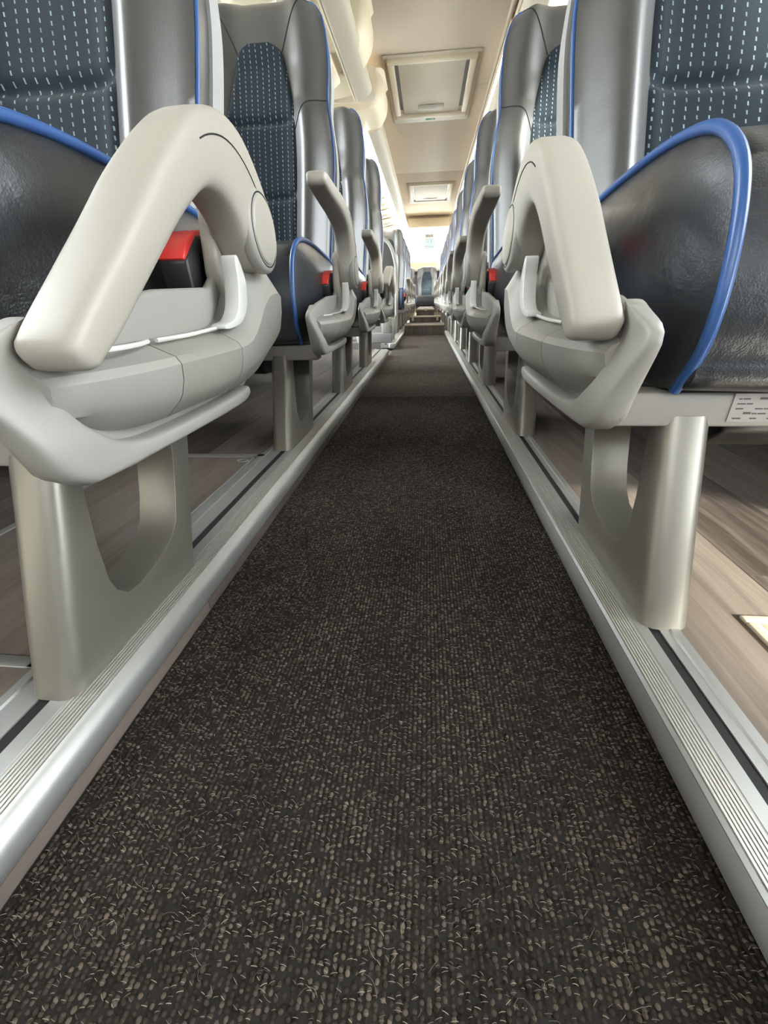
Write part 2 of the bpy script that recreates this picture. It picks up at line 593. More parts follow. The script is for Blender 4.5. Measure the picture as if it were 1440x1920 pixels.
def build_loops():
    sx, sy = 0.0050, 0.0033
    xs = np.arange(CX0 + 0.004, CX1 - 0.003, sx)
    ys = np.arange(-0.35, 1.95, sy)
    gx, gy = np.meshgrid(xs, ys)
    gx = gx.ravel()
    gy = gy.ravel()
    n = len(gx)
    gx = gx + rng.normal(0, 0.00035, n)
    gy = gy + rng.normal(0, 0.0007, n) + (np.round((gx - CX0) / sx).astype(int) % 2) * sy * 0.5
    keep = rng.random(n) > 0.04
    gx, gy = gx[keep], gy[keep]
    n = len(gx)
    # template: low dome of 2 rings + top
    T = []
    for rr, zz in ((1.0, 0.0), (0.80, 0.62)):
        for k in range(6):
            a = 2 * math.pi * k / 6 + (0.5 if rr < 1 else 0)
            T.append((rr * math.cos(a), rr * math.sin(a), zz))
    T.append((0, 0, 1.0))
    T = np.array(T)
    tri = []
    for k in range(6):
        l = (k + 1) % 6
        tri += [(k, l, 6 + k), (l, 6 + l, 6 + k), (6 + k, 6 + l, 12)]
    tri = np.array(tri)
    rx = rng.uniform(0.0016, 0.0022, n)
    ry = rng.uniform(0.0016, 0.0023, n)
    hz = rng.uniform(0.0014, 0.0034, n)
    an = rng.normal(0, 0.35, n)
    ca, sa = np.cos(an), np.sin(an)
    tx = T[None, :, 0] * rx[:, None]
    ty = T[None, :, 1] * ry[:, None]
    lean = rng.normal(-0.10, 0.25, n)[:, None] * T[None, :, 2] * hz[:, None]
    VX = gx[:, None] + tx * ca[:, None] - ty * sa[:, None]
    VY = gy[:, None] + tx * sa[:, None] + ty * ca[:, None] + lean
    VZ = T[None, :, 2] * hz[:, None]
    V = np.stack([VX, VY, VZ], -1).reshape(-1, 3)
    Fi = (tri[None] + (np.arange(n) * 13)[:, None, None]).reshape(-1, 3)
    base = np.where(rng.random(n) < 0.22, rng.uniform(0.07, 0.13, n), rng.uniform(0.022, 0.06, n))
    patch = 0.75 + 0.5 * (np.sin(gx * 31 + 2 * np.sin(gy * 7)) * np.sin(gy * 13 + np.sin(gx * 17)) * 0.5 + 0.5)
    base = base * patch
    tone = np.repeat(base * 1.0, 13)
    colr = np.stack([tone, tone * 0.80, tone * 0.63, np.ones_like(tone)], -1)

    # bright stray strands arched over some of the loops
    pick = np.where(rng.random(n) < 0.36)[0]
    m_ = len(pick)
    L = rng.uniform(0.0012, 0.0026, m_)
    th = rng.normal(0, 0.35, m_)
    w = rng.uniform(0.00014, 0.00026, m_)
    S = []
    for s in (-1, -0.4, 0.4, 1):
        zc = hz[pick] * (1.08 - 0.55 * s * s) + 0.0006
        cx_ = gx[pick] + s * L * np.cos(th)
        cy_ = gy[pick] + s * L * np.sin(th) - 0.0008
        for q in ((0, -1), (0.85, 0.5), (-0.85, 0.5)):
            S.append(np.stack([cx_ - q[0] * w * np.sin(th), cy_ + q[0] * w * np.cos(th), zc + q[1] * w], -1))
    S = np.stack(S, 1).reshape(-1, 3)
    tr2 = []
    for a in range(3):
        for q in range(3):
            r2 = (q + 1) % 3
            i0, i1, j0, j1 = a * 3 + q, a * 3 + r2, a * 3 + 3 + q, a * 3 + 3 + r2
            tr2 += [(i0, i1, j1), (i0, j1, j0)]
    tr2 = np.array(tr2)
    F2 = (tr2[None] + (np.arange(m_) * 12)[:, None, None]).reshape(-1, 3) + len(V)
    t2 = np.repeat(rng.uniform(0.14, 0.42, m_), 12)
    c2 = np.stack([t2, t2 * 0.86, t2 * 0.70, np.ones_like(t2)], -1)

    # long loose hairs
    k_ = 600
    hx = rng.uniform(CX0 + .01, CX1 - .01, k_)
    hy = 0.08 + rng.random(k_) ** 1.6 * 1.5
    ha = rng.uniform(0, 6.28, k_)
    hl = rng.uniform(0.004, 0.014, k_)
    hc = rng.normal(0, 1.2, k_)
    H = []
    for s in range(6):
        t = s / 5
        ang = ha + hc * t
        px = hx + hl * t * np.cos(ang)
        py = hy + hl * t * np.sin(ang)
        pz = 0.0042 + 0.0035 * np.sin(math.pi * t) * rng.random(k_)
        for q in ((0, -1), (0.85, 0.5), (-0.85, 0.5)):
            ww = 0.00011
            H.append(np.stack([px - q[0] * ww * np.sin(ang), py + q[0] * ww * np.cos(ang), pz + q[1] * ww], -1))
    H = np.stack(H, 1).reshape(-1, 3)
    tr3 = []
    for a in range(5):
        for q in range(3):
            r2 = (q + 1) % 3
            i0, i1, j0, j1 = a * 3 + q, a * 3 + r2, a * 3 + 3 + q, a * 3 + 3 + r2
            tr3 += [(i0, i1, j1), (i0, j1, j0)]
    tr3 = np.array(tr3)
    F3 = (tr3[None] + (np.arange(k_) * 18)[:, None, None]).reshape(-1, 3) + len(V) + len(S)
    t3 = np.repeat(rng.uniform(0.15, 0.4, k_), 18)
    c3 = np.stack([t3, t3 * 0.88, t3 * 0.74, np.ones_like(t3)], -1)

    VV = np.concatenate([V, S, H])
    FF = np.concatenate([Fi, F2, F3])
    CC = np.concatenate([colr, c2, c3])
    me = bpy.data.meshes.new('carpet_loops')
    me.vertices.add(len(VV))
    me.vertices.foreach_set('co', VV.astype(np.float32).ravel())
    me.loops.add(len(FF) * 3)
    me.loops.foreach_set('vertex_index', FF.astype(np.int32).ravel())
    me.polygons.add(len(FF))
    me.polygons.foreach_set('loop_start', np.arange(0, len(FF) * 3, 3, dtype=np.int32))
    me.polygons.foreach_set('use_smooth', np.ones(len(FF), bool))
    ca_ = me.color_attributes.new('tone', 'FLOAT_COLOR', 'POINT')
    ca_.data.foreach_set('color', CC.astype(np.float32).ravel())
    me.update()
    me.validate()
    me.materials.append(M['yarn'])
    return me


M['backing'] = plain('carpet_backing', (0.014, 0.0115, 0.0095), 0.95, noise=0.3, scale=400)
obj('carpet_backing', boxes_mesh('carpet_backing', [(CX0, CX1, -0.352, 1.952, 0.0, 0.0006)], M['backing']), carpet)
lo = obj('carpet_loops', build_loops(), carpet)
lo['kind'] = 'stuff'

# platforms with plank floors
GAP0, GAP1 = 3.58, 4.15            # stairwell of the side door on the left


def platform(side, sd, x_in, x_out, segs):
    root = struct(obj('floor_' + side, boxes_mesh('floor_' + side, [(min(sd * x_in, sd * x_out), max(sd * x_in, sd * x_out), a, b_, -0.012, ZP - 0.004) for a, b_ in segs], M['tread'])))
    w = 0.152
    row = 0
    x = x_in
    shared = {}
    while x < x_out - 0.01:
        x2 = min(x + w, x_out)
        y = Y0 - random.random() * 0.9
        while y < Y1:
            yl = random.choice((0.92, 0.92, 1.22))
            ya, yb = y, y + yl
            y = yb
            for sa, sb in segs:
                a, b_ = max(ya, sa), min(yb, sb)
                if b_ - a < 0.02 or b_ < -0.3:
                    continue
                wd, ln = round(x2 - x - 0.0012, 4), round(b_ - a - 0.0012, 3)
                key = (wd, ln)
                if key not in shared:
                    v, f = box_vf(-wd / 2, wd / 2, -ln / 2, ln / 2, 0, 0.005)
                    shared[key] = to_mesh('plank', v, f, M['wood'], False)
                obj('plank', shared[key], root, (sd * (x + x2) / 2, (a + b_) / 2, ZP - 0.0045))
        x = x2
    return root


PL_L, PL_R = 0.380, 0.350
fl = platform('left', -1, PL_L, XW, [(Y0, GAP0), (GAP1, Y1)])
fr_ = platform('right', 1, PL_R, XW, [(Y0, Y1)])


# aluminium floor rails (nose, ribbed strip, seat track with black insert, wood riser)
def rail(n, sd, x_r, x_nose, xr0, xr1, xb0, xb1, xo, y0, y1, lab):
    root = struct(empty('trim_%d' % n))
    h = ZP
    nose = [(x_r + 0.006, 0.015), (x_nose + 0.004, 0.0165), (x_nose + 0.0008, 0.021), (x_nose, 0.028), (x_nose + 0.001, 0.037), (x_nose + 0.0045, 0.045),
            (xr0 - 0.003, 0.0495), (xr0, h + 0.0005), (xr0 + 0.001, h - 0.0008), (xr1, h - 0.0008), (xr1 + 0.0005, h), (xb0, h), (xb0, h - 0.008), (xb1, h - 0.008), (xb1, h), (xo - 0.012, h),
            (xo - 0.010, h + 0.002), (xo, h + 0.002), (xo, 0.015)]
    obj('rail_nose', prism_y('rail_nose', [(sd * a, b_) for a, b_ in nose], y0, y1, M['alu']), root)
    nr = 7
    lst = []
    for i in range(nr):
        xa = xr0 + 0.0015 + (xr1 - xr0 - 0.003) * i / nr
        xb = xa + (xr1 - xr0 - 0.003) / nr * 0.62
        lst.append((min(sd * xa, sd * xb), max(sd * xa, sd * xb), y0, y1, h - 0.001, h + 0.0009))
    obj('ribbed_strip', boxes_mesh('ribbed_strip', lst, M['alu_rib']), root)
    a, b_ = sorted((sd * (xb0 + 0.0003), sd * (xb1 - 0.0003)))
    obj('black_insert', boxes_mesh('black_insert', [(a, b_, y0, y1, h - 0.009, h - 0.0015)], M['rubber']), root)
    y = y0
    k = 0
    while y < y1 - 0.01:
        ye = min(y + 1.37, y1)
        a, b_ = sorted((sd * (x_r - 0.001), sd * (x_r + 0.006)))
        obj('riser_board', boxes_mesh('riser_board', [(a, b_, y + 0.0006, ye - 0.0006, 0, 0.0165)], M['riser']), root)
        y = ye
    return root


rail(1, -1, 0.268, 0.264, 0.2795, 0.309, 0.327, 0.341, 0.380, Y0, GAP0, '')
rail(2, 1, 0.288, 0.2725, 0.278, 0.303, 0.3165, 0.328, 0.350, Y0, 9.2, '')
rail(3, -1, 0.262, 0.245, 0.262, 0.300, 0.327, 0.341, 0.380, GAP1 - 0.1, 9.2, '')

# door stairwell on the left between the two rails
sw = struct(empty('floor_stairwell'))
box('stair_tread', -0.95, -0.265, GAP0, GAP1, -0.03, -0.008, M['tread'], sw)
box('stair_edge', -0.95, -0.30, GAP0 + 0.0, GAP0 + 0.03, 0.0, 0.03, M['alu'], sw, 0.004)


# walls with window openings
def side_wall(side, sd, wins, n0, low=None):
    z_sill, z_top, z_roof = 0.76, 1.69, 2.10
    root = struct(empty('wall_' + side))
    xa, xb = sorted((sd * XW, sd * (XW + 0.06)))
    lows = [(xa, xb, Y0, Y1, -0.06, z_sill)]
    if low:
        a0, a1, l0, l1 = low
        lows = [(xa, xb, Y0, a0, -0.06, z_sill), (xa, xb, a1, Y1, -0.06, z_sill), (xa, xb, a0, a1, -0.06, l0), (xa, xb, a0, a1, max(l1, z_sill - 0.02), z_sill)]
        dw = struct(empty('window_%d' % (n0 + 8)))
        obj('pane', boxes_mesh('pane', [(sd * (XW + 0.03) - 0.003, sd * (XW + 0.03) + 0.003, a0, a1, l0, l1)], M['glass']), dw)
    pieces = lows + [(xa, xb, Y0, Y1, z_top, z_roof)]
    ys = [Y0] + [v for w in wins for v in w] + [Y1]
    for i in range(0, len(ys), 2):
        pieces.append((xa, xb, ys[i], ys[i + 1], z_sill, z_top))
    for i, pc in enumerate(pieces):
        obj('wall_panel', boxes_mesh('wall_panel', [pc], M['wall']), root)
    # heater duct along the foot of the wall
    xh = sorted((sd * (XW - 0.07), sd * XW))
    obj('heater_duct', bevel(boxes_mesh('heater_duct', [(xh[0], xh[1], 0.1, 3.45 if sd < 0 else Y1, ZP + 0.03, ZP + 0.20)], M['wall_d']), 0.015, 3), root)
    for k, (a, b_) in enumerate(wins):
        w = struct(empty('window_%d' % (n0 + k)))
        xm = sd * (XW + 0.03)
        obj('pane', boxes_mesh('pane', [(xm - 0.003, xm + 0.003, a, b_, z_sill, z_top)], M['glass']), w)
        t = 0.03
        fx0, fx1 = sorted((sd * (XW - 0.004), sd * (XW + 0.05)))
        obj('window_frame', boxes_mesh('window_frame', [(fx0, fx1, a, b_, z_sill, z_sill + t), (fx0, fx1, a, b_, z_top - t, z_top),
                                                        (fx0, fx1, a, a + t, z_sill + t, z_top - t), (fx0, fx1, b_ - t, b_, z_sill + t, z_top - t)], M['frame']), w)
    return root


WINS = [(0.10, 1.02), (1.1, 2.75), (2.85, 4.5), (4.6, 6.25), (6.35, 8.0), (8.1, 9.7)]
side_wall('left', -1, WINS, 1, (3.50, 4.45, -0.04, 0.78))
side_wall('right', 1, WINS, 11, (-0.75, 0.05, 0.30, 0.78))  # low front pane here is added to let sun onto the floor

# front: windscreen behind the camera, opening narrowed to dim the near seats
wf = struct(empty('wall_front'))
obj('wall_panel', boxes_mesh('wall_panel', [(-1.37, 1.37, Y0 - 0.06, Y0, -0.06, 1.40)], M['wall']), wf)
obj('wall_panel', boxes_mesh('wall_panel', [(-1.37, 1.37, Y0 - 0.06, Y0, 1.95, 2.12)], M['wall']), wf)
w = struct(empty('window_20'))
obj('pane', boxes_mesh('pane', [(-1.25, 1.25, Y0 - 0.035, Y0 - 0.025, 1.40, 1.95)], M['glass']), w)

# rear wall and rear window
YR_ = Y1
wr = struct(empty('wall_rear'))
for pc in [(-1.37, 1.37, YR_, YR_ + 0.06, -0.06, 1.18), (-1.37, 1.37, YR_, YR_ + 0.06, 1.86, 2.12), (-1.37, -0.95, YR_, YR_ + 0.06, 1.18, 1.86), (0.95, 1.37, YR_, YR_ + 0.06, 1.18, 1.86)]:
    obj('wall_panel', boxes_mesh('wall_panel', [pc], M['cream']), wr)
obj('header_panel', bevel(boxes_mesh('header_panel', [(-0.42, 0.50, YR_ - 0.10, YR_, 1.83, 2.00)], M['cream']), 0.02, 3), wr)
w = struct(empty('window_21'))
obj('pane', boxes_mesh('pane', [(-0.95, 0.95, YR_ + 0.03, YR_ + 0.036, 1.18, 1.86)], M['glass']), w)

# ceiling
ZC = 2.05
CE0, CE1 = -0.46, 0.53
ce = struct(obj('ceiling', boxes_mesh('ceiling', [(-1.37, 1.37, Y0, Y1 + 0.06, ZC + 0.05, ZC + 0.12)], M['ceil'])))
for a, b_ in [(Y0, -0.4), (-0.395, 2.3), (2.305, 4.86), (4.865, 7.5), (7.505, Y1)]:
    obj('ceiling_panel', boxes_mesh('ceiling_panel', [(CE0, CE1, a, b_, ZC, ZC + 0.05)], M['ceil'], 0.002), ce)
# trim beads on both edges of the ceiling, and added fill lights beside them
for k, xc in enumerate((CE0 - 0.015, CE1 + 0.015)):
    t = struct(obj('trim_%d' % (10 + k), tube('ceiling_bead', [(xc, Y0, ZC + 0.005), (xc, Y1, ZC + 0.005)], 0.018, M['rack'], 10)))
m, nt, b = new_mat('added_strip_glow')
b.inputs['Base Color'].default_value = (0.9, 0.85, 0.72, 1)
b.inputs['Emission Color'].default_value = (1.0, 0.90, 0.74, 1)
b.inputs['Emission Strength'].default_value = 2.6
M['strip'] = m  # glow of the strips added to lighten the far end
m, nt, b = new_mat('added_rack_glow')
b.inputs['Base Color'].default_value = (0.9, 0.88, 0.82, 1)
b.inputs['Emission Color'].default_value = (1.0, 0.94, 0.85, 1)
b.inputs['Emission Strength'].default_value = 20.0
M['lamp'] = m  # glow for lines added under the racks to brighten the aisle
for xc, lab in ((CE0 - 0.062, 'added warm light strip along the left edge of the ceiling'), (CE1 + 0.060, 'added warm light strip along the right edge of the ceiling')):
    ls = empty('added_light_strip', (xc, 0, ZC))  # glowing strip added to brighten the rear of the aisle
    tag(ls, lab, 'light strip', 'added ceiling fill lights')
    obj('housing', boxes_mesh('housing', [(-0.026, 0.026, 4.0, Y1 - 0.12, 0.004, 0.05)], M['cream'], 0.004), ls)
    obj('glow_strip', prism_y('glow_strip', [(0.016 * math.cos(a), 0.006 - 0.012 * math.sin(a)) for a in np.linspace(0, math.pi, 9)], 4.0, Y1 - 0.12, M['strip']), ls)
    struct(obj('trim_%d' % (14 + (xc > 0)), tube('ceiling_bead', [(xc, Y0, ZC + 0.005), (xc, 3.995, ZC + 0.005)], 0.018, M['cream'], 10)))

# luggage racks
def rack(side, sd, y0, y1, lab, cap):
    root = empty('luggage_rack')
    tag(root, lab, 'luggage rack', 'overhead luggage racks')
    prof = [(0.50, 1.700), (0.47, 1.703), (0.43, 1.715), (0.40, 1.735), (0.385, 1.765), (0.395, 1.790), (0.42, 1.800), (0.50, 1.770), (0.512, 1.730)]
    if sd > 0:
        prof = [(x + 0.12, z) for x, z in prof]
    pr = catmull(prof, 4, True)
    obj('front_beam', prism_y('front_beam', [(sd * p[0], p[1]) for p in pr], y0, y1, M['rack']), root)
    dx = 0.12 if sd > 0 else 0.0
    under = [(0.50 + dx, 1.735), (0.80, 1.70), (1.30, 1.69), (1.30, 1.72), (0.80, 1.735), (0.50 + dx, 1.775)]
    obj('rack_floor', prism_y('rack_floor', [(sd * a, b_) for a, b_ in under], y0, y1, M['cream']), root)
    ym = 2.6 if cap else y0
    if cap:
        obj('bead', tube('bead', [(sd * (0.512 + dx), y0, 1.706), (sd * (0.512 + dx), min(ym, y1) if sd > 0 else y1, 1.706)], 0.007, M['cream'], 8), root)
    if sd > 0 or not cap:  # glowing bead added as fill light for seats and aisle
        obj('added_glow_bead', tube('added_glow_bead', [(sd * (0.512 + dx), ym, 1.704), (sd * (0.512 + dx), y1, 1.704)], 0.009, M['lamp'], 8), root)['label'] = 'added glowing fill line'
    # service panels above the seats
    y = y0 + 0.25
    while y < y1 - 0.35:
        if cap and y < 0.4:
            y += 0.77
            continue
        pn = [(0.56, 1.722), (0.92, 1.665), (0.92, 1.630), (0.84, 1.612), (0.62, 1.655), (0.56, 1.690)]
        sp_ = obj('service_panel', prism_y('service_panel', [(sd * a, b_) for a, b_ in pn], y, y + 0.30, M['cream'], 0.006), root)
        obj('reading_lamp', prism_y('reading_lamp', [(sd * a, b_) for a, b_ in [(0.68, 1.652), (0.76, 1.635), (0.76, 1.615), (0.68, 1.632)]], y + 0.10, y + 0.16, M['lever'], 0.003), sp_)
        y += 0.77
    return root


def rack_end(root, sd, y, ln, bulge):
    """rounded cream cap that closes a rack, seen above the door"""
    prof = [(0.36, 1.78), (0.335, 1.83), (0.33, 1.89), (0.345, 1.95), (0.40, 2.00), (1.20, 2.02), (1.24, 1.64), (0.80, 1.69), (0.51, 1.72), (0.41, 1.73)]
    secs = []
    for t, s in ((0, 0.90), (0.08, 0.97), (0.25, 1.0), (1, 1.0)):
        cx_, cz_ = 0.85, 1.86
        secs.append([(sd * (cx_ + (p[0] - cx_) * s), y + ln * t, cz_ + (p[1] - cz_) * s) for p in catmull(prof, 4, True)])
    cap = obj('end_cap', loft('end_cap', secs, M['cream'], angle=50), root)
    return cap


r1 = rack('left', -1, Y0, 3.95, 'pale grey overhead rack on the left, ending above the door', True)
rack_end(r1, -1, 3.30, 0.30, 0)
r2 = rack('left', -1, 4.60, Y1 - 0.3, 'pale overhead rack on the left, its rounded cream end cap facing forward', False)
ec = rack_end(r2, -1, 4.22, 0.40, 0)
ins = [(-(0.42 + 0.0), 1.78), (-(0.40), 1.86), (-0.43, 1.93), (-0.52, 1.95), (-0.80, 1.95), (-0.80, 1.80)]
obj('cap_recess', prism_y('cap_recess', [(p[0], p[1]) for p in catmull(ins, 4, True)], 4.205, 4.26, M['hatch'], 0.004), ec)
r3 = rack('right', 1, Y0, Y1 - 0.3, 'pale overhead rack along the right side above the seat backs', True)


# roof hatches
def hatch(x0, x1, y0, y1, lab, mark):
    root = empty('roof_hatch', ((x0 + x1) / 2, (y0 + y1) / 2, ZC))
    tag(root, lab, 'roof hatch', 'ceiling hatches')
    w, l = (x1 - x0) / 2, (y1 - y0) / 2
    b1 = 0.055
    zt = -0.035
    fr = boxes_mesh('hatch_frame', [(-w, w, -l, -l + b1, zt, 0), (-w, w, l - b1 * 1.7, l, zt, 0), (-w, -w + b1, -l + b1, l - b1 * 1.7, zt, 0), (w - b1, w, -l + b1, l - b1 * 1.7, zt, 0)], M['cream'], 0.010)
    obj('hatch_frame', fr, root)
    rim = boxes_mesh('outer_rim', [(-w - 0.03, w + 0.03, -l - 0.03, l + 0.16, -0.012, 0.0)], M['hatch'], 0.006)
    obj('outer_rim', rim, root)
    obj('hatch_lid', bevel(boxes_mesh('hatch_lid', [(-w + b1 + 0.028, w - b1 - 0.028, -l + b1, l - b1 * 1.7 - 0.01, -0.024, -0.008)], M['hatch']), 0.012, 3), root)
    for q in (-1, 1):
        a, b2 = sorted((q * (w - b1), q * (w - b1 - 0.028)))
        obj('dark_gap', boxes_mesh('dark_gap', [(a, b2, -l + b1 + 0.02, l - b1 * 1.7 - 0.10, -0.016, -0.011)], M['black']), root)
    hd = obj('handle_recess', bevel(boxes_mesh('handle_recess', [(-0.12, 0.12, l - 0.30, l - 0.17, -0.029, -0.022)], M['cover']), 0.004, 2), root)
    hd.data.materials[0] = M['rack']
    obj('latch', boxes_mesh('latch', [(-0.035, 0.035, l - 0.305, l - 0.288, -0.032, -0.026)], M['wall_d'], 0.002), hd)
    if mark:
        lb = obj('exit_notice', boxes_mesh('exit_notice', [(-0.055, 0.055, l + 0.015, l + 0.12, -0.0135, -0.0118)], M['palegreen']), root)
        rects = [(-0.052, -0.040), (-0.038, -0.014), (-0.012, 0.006), (0.012, 0.020), (0.026, 0.040)]
        obj('notice_print', boxes_mesh('notice_print', [(a, b_, l + 0.025, l + 0.105, -0.0145, -0.0132) for a, b_ in rects], M['green']), lb)
    return root


hatch(-0.31, 0.385, 4.30, 5.42, 'large cream roof hatch nearest the camera, with green exit notice below its handle', True)
hatch(-0.30, 0.41, 8.07, 9.35, 'small-looking far roof hatch in the ceiling near the rear window', False)

# ---------------------------------------------------------------- seats
KB = 0.343                    # recline (dy per dz)
YB = 0.49
NB = 1.0 / math.sqrt(1 + KB * KB)


def bpt(sd, xc, u, z, n):
    """point on a backrest: across u, height z, n towards the sitter"""
    y = YB + KB * (z - 0.44)
    return (sd * (xc + u), y - n * NB, z + n * NB * KB)


ZB = [0.40, 0.44, 0.59, 0.75, 0.83, 0.90, 0.97, 1.03, 1.08, 1.12, 1.145, 1.160, 1.167]
WB = [0.200, 0.205, 0.212, 0.220, 0.213, 0.202, 0.204, 0.202, 0.195, 0.183, 0.168, 0.150, 0.125]
ZPN = [0.42, 0.52, 0.68, 0.765, 0.847, 0.92, 0.976, 1.007, 1.022, 1.031, 1.037]
WPN = [0.105, 0.107, 0.113, 0.113, 0.109, 0.098, 0.085, 0.077, 0.068, 0.056, 0.040]
wb = lambda z: smooth_interp(z, ZB, WB)
wp = lambda z: smooth_interp(z, ZPN, WPN)


def front_n(u, z):
    """relief of the leather front"""
    w = wb(z)
    s = min(1.0, abs(u) / w)
    low = max(0.0, min(1.0, (0.90 - z) / 0.05))        # body bolsters stand out below the shoulder seam
    peak = 0.030 + 0.022 * low
    head = max(0.0, min(1.0, (z - 0.98) / 0.10))
    prof = peak * math.exp(-((s - 0.70) / 0.20) ** 2)
    centre = 0.006 + 0.020 * head * (1 - s * s)
    edge = 0.0
    n = prof + centre * (1 - s ** 6) + edge
    n *= (1 - max(0, (s - 0.86) / 0.14) ** 2 * 0.9)
    top = max(0.0, (z - 1.11) / 0.057)
    return n * (1 - 0.7 * top * top) - 0.02 * top * top


def panel_n(u, z):
    p = 0.0
    for zs in (0.845, 0.644):
        p -= 0.010 * math.exp(-((z - zs) / 0.010) ** 2)
    s = abs(u) / max(wp(z), 1e-4)
    e = 0.012 + p
    return e - 0.007 * max(0, (s - 0.80) / 0.2) ** 2


MESH = {}


def seat_meshes(sd):
    D = {}
    key = 'L' if sd < 0 else 'R'
    # --- leg
    leg = [(0.0, 0.0), (0.236, 0.0), (0.262, 0.070), (0.300, 0.170), (0.322, 0.232), (0.276, 0.232), (0.258, 0.165), (0.242, 0.118), (0.226, 0.084), (0.205, 0.066),
           (0.170, 0.056), (0.130, 0.050), (0.110, 0.053), (0.097, 0.066), (0.092, 0.084), (0.095, 0.130), (0.104, 0.185), (0.113, 0.232), (0.084, 0.232), (0.060, 0.165), (0.030, 0.084)]
    me = prism_x('leg', leg, 0.310, 0.364, M['leg'], sd)
    bevel(me, 0.017, 4, lambda m_, e: m_.y < 0.095 and abs(m_.y - (0.0 + m_.z * 0.36)) < 0.02 and abs(abs(m_.x) - 0.337) > 0.02 and m_.z > 0.002 and m_.z < 0.231)
    bevel(me, 0.006, 3, lambda m_, e: m_.z > 0.045 and abs(abs(m_.x) - 0.310) < 0.004 and m_.y > 0.09 and abs(e.verts[0].co.x - e.verts[1].co.x) < 1e-4 and m_.z < 0.23, ang=35)
    D['leg'] = me
    D['foot'] = prism_x('foot_clip', [(-0.001, 0.0), (0.05, 0.0), (0.05, 0.010), (0.004, 0.010)], 0.332, 0.3655, M['leg'], sd, 0.0015, 2)
    # --- beams under the seats
    v, f = box_vf(0.235, 1.15, 0.085, 0.125, 0.220, 0.257)
    D['beam'] = bevel(to_mesh('front_beam', [(sd * a, b_, c_) for a, b_, c_ in v], f, M['beam'], False), 0.003, 2)
    v, f = box_vf(0.300, 1.15, 0.31, 0.35, 0.226, 0.262)
    D['beam2'] = bevel(to_mesh('rear_beam', [(sd * a, b_, c_) for a, b_, c_ in v], f, M['beam'], False), 0.003, 2)
    # black mechanism under the window seat
    D['mech'] = prism_x('tilt_mechanism', [(0.13, 0.226), (0.36, 0.226), (0.34, 0.195), (0.26, 0.170), (0.16, 0.175), (0.13, 0.20)], 0.405, 0.49, M['black'], sd, 0.006, 2)
    D['wallfoot'] = prism_x('wall_bracket', [(0.06, 0.226), (0.36, 0.226), (0.30, 0.19), (0.12, 0.19)], 1.10, 1.155, M['beam'], sd, 0.004, 2)
    # --- side shell: back plate
    plate = [(-0.040, 0.318), (-0.030, 0.332), (0.040, 0.352), (0.160, 0.367), (0.262, 0.371), (0.285, 0.385), (0.298, 0.412), (0.385, 0.412), (0.420, 0.398), (0.436, 0.380),
             (0.425, 0.335), (0.380, 0.285), (0.310, 0.254), (0.250, 0.242), (0.010, 0.242), (-0.018, 0.254)]
    D['plate'] = prism_x('side_shell', [tuple(p) for p in plate], 0.2105, 0.2225, M['plastic'], sd, 0.005, 3)
    # inner upright that carries the arm hub
    up = [(0.285, 0.36), (0.288, 0.45), (0.300, 0.474), (0.330, 0.480), (0.362, 0.466), (0.378, 0.43), (0.385, 0.36)]
    D['upright'] = prism_x('hub_upright', [tuple(p) for p in catmull(up, 3, True)], 0.204, 0.222, M['arm'], sd, 0.005, 2)
    rim_o = [(0.282, 0.2475), (0.255, 0.2405), (0.130, 0.2395), (0.012, 0.2405), (-0.006, 0.2455), (-0.019, 0.2560), (-0.030, 0.285), (-0.042, 0.315), (-0.043, 0.325), (-0.034, 0.3335), (0.000, 0.3445)]
    rim_i = [(0.014, 0.349), (0.008, 0.335), (0.006, 0.310), (0.012, 0.288), (0.028, 0.270), (0.054, 0.2585), (0.100, 0.2545), (0.200, 0.2550), (0.256, 0.2570), (0.280, 0.2600)]
    def resample(P, n):
        P = np.array(catmull(P, 8))
        d = np.r_[0, np.cumsum(np.linalg.norm(np.diff(P, axis=0), axis=1))]
        t = np.linspace(0, d[-1], n)
        return np.stack([np.interp(t, d, P[:, 0]), np.interp(t, d, P[:, 1])], -1)
    ro, ri = resample(rim_o, 48), resample(rim_i[::-1], 48)
    secs = []
    for i in range(48):
        cen, hv = (ro[i] + ri[i]) / 2, (ro[i] - ri[i]) / 2
        o_ = []
        for a in np.linspace(0, 2 * math.pi, 28, endpoint=False):
            c_, s_ = math.cos(a), math.sin(a)
            q = cen + hv * math.copysign(abs(s_) ** 0.55, s_)
            xa = 0.192 + 0.0175 * max(0.0, min(1.0, (q[1] - 0.272) / 0.050))
            xm, xh = (0.2245 + xa) / 2, (0.2245 - xa) / 2
            o_.append((sd * (xm + xh * math.copysign(abs(c_) ** 0.5, c_)), q[0], q[1]))
        secs.append(o_)
    D['rim'] = loft('shell_rim', secs, M['plastic'], angle=60)
    # --- pod
    yk = [-0.002, 0.030, 0.075, 0.150, 0.250, 0.330, 0.400, 0.437]
    xo = [0.198, 0.184, 0.174, 0.169, 0.167, 0.168, 0.174, 0.190]
    yt = [0.00, 0.12, 0.21, 0.250, 0.278, 0.308, 0.345, 0.400, 0.437]
    zt = [0.322, 0.324, 0.326, 0.332, 0.354, 0.386, 0.404, 0.400, 0.376]
    zc = [0.311, 0.312, 0.313, 0.316, 0.328, 0.350, 0.366, 0.366, 0.350]
    yl = [0.00, 0.10, 0.20, 0.30, 0.40, 0.437]
    zl = [0.290, 0.281, 0.279, 0.292, 0.316, 0.335]
    yb_ = [0.00, 0.035, 0.08, 0.15, 0.26, 0.33, 0.40, 0.437]
    zb_ = [0.292, 0.270, 0.262, 0.262, 0.263, 0.274, 0.300, 0.330]

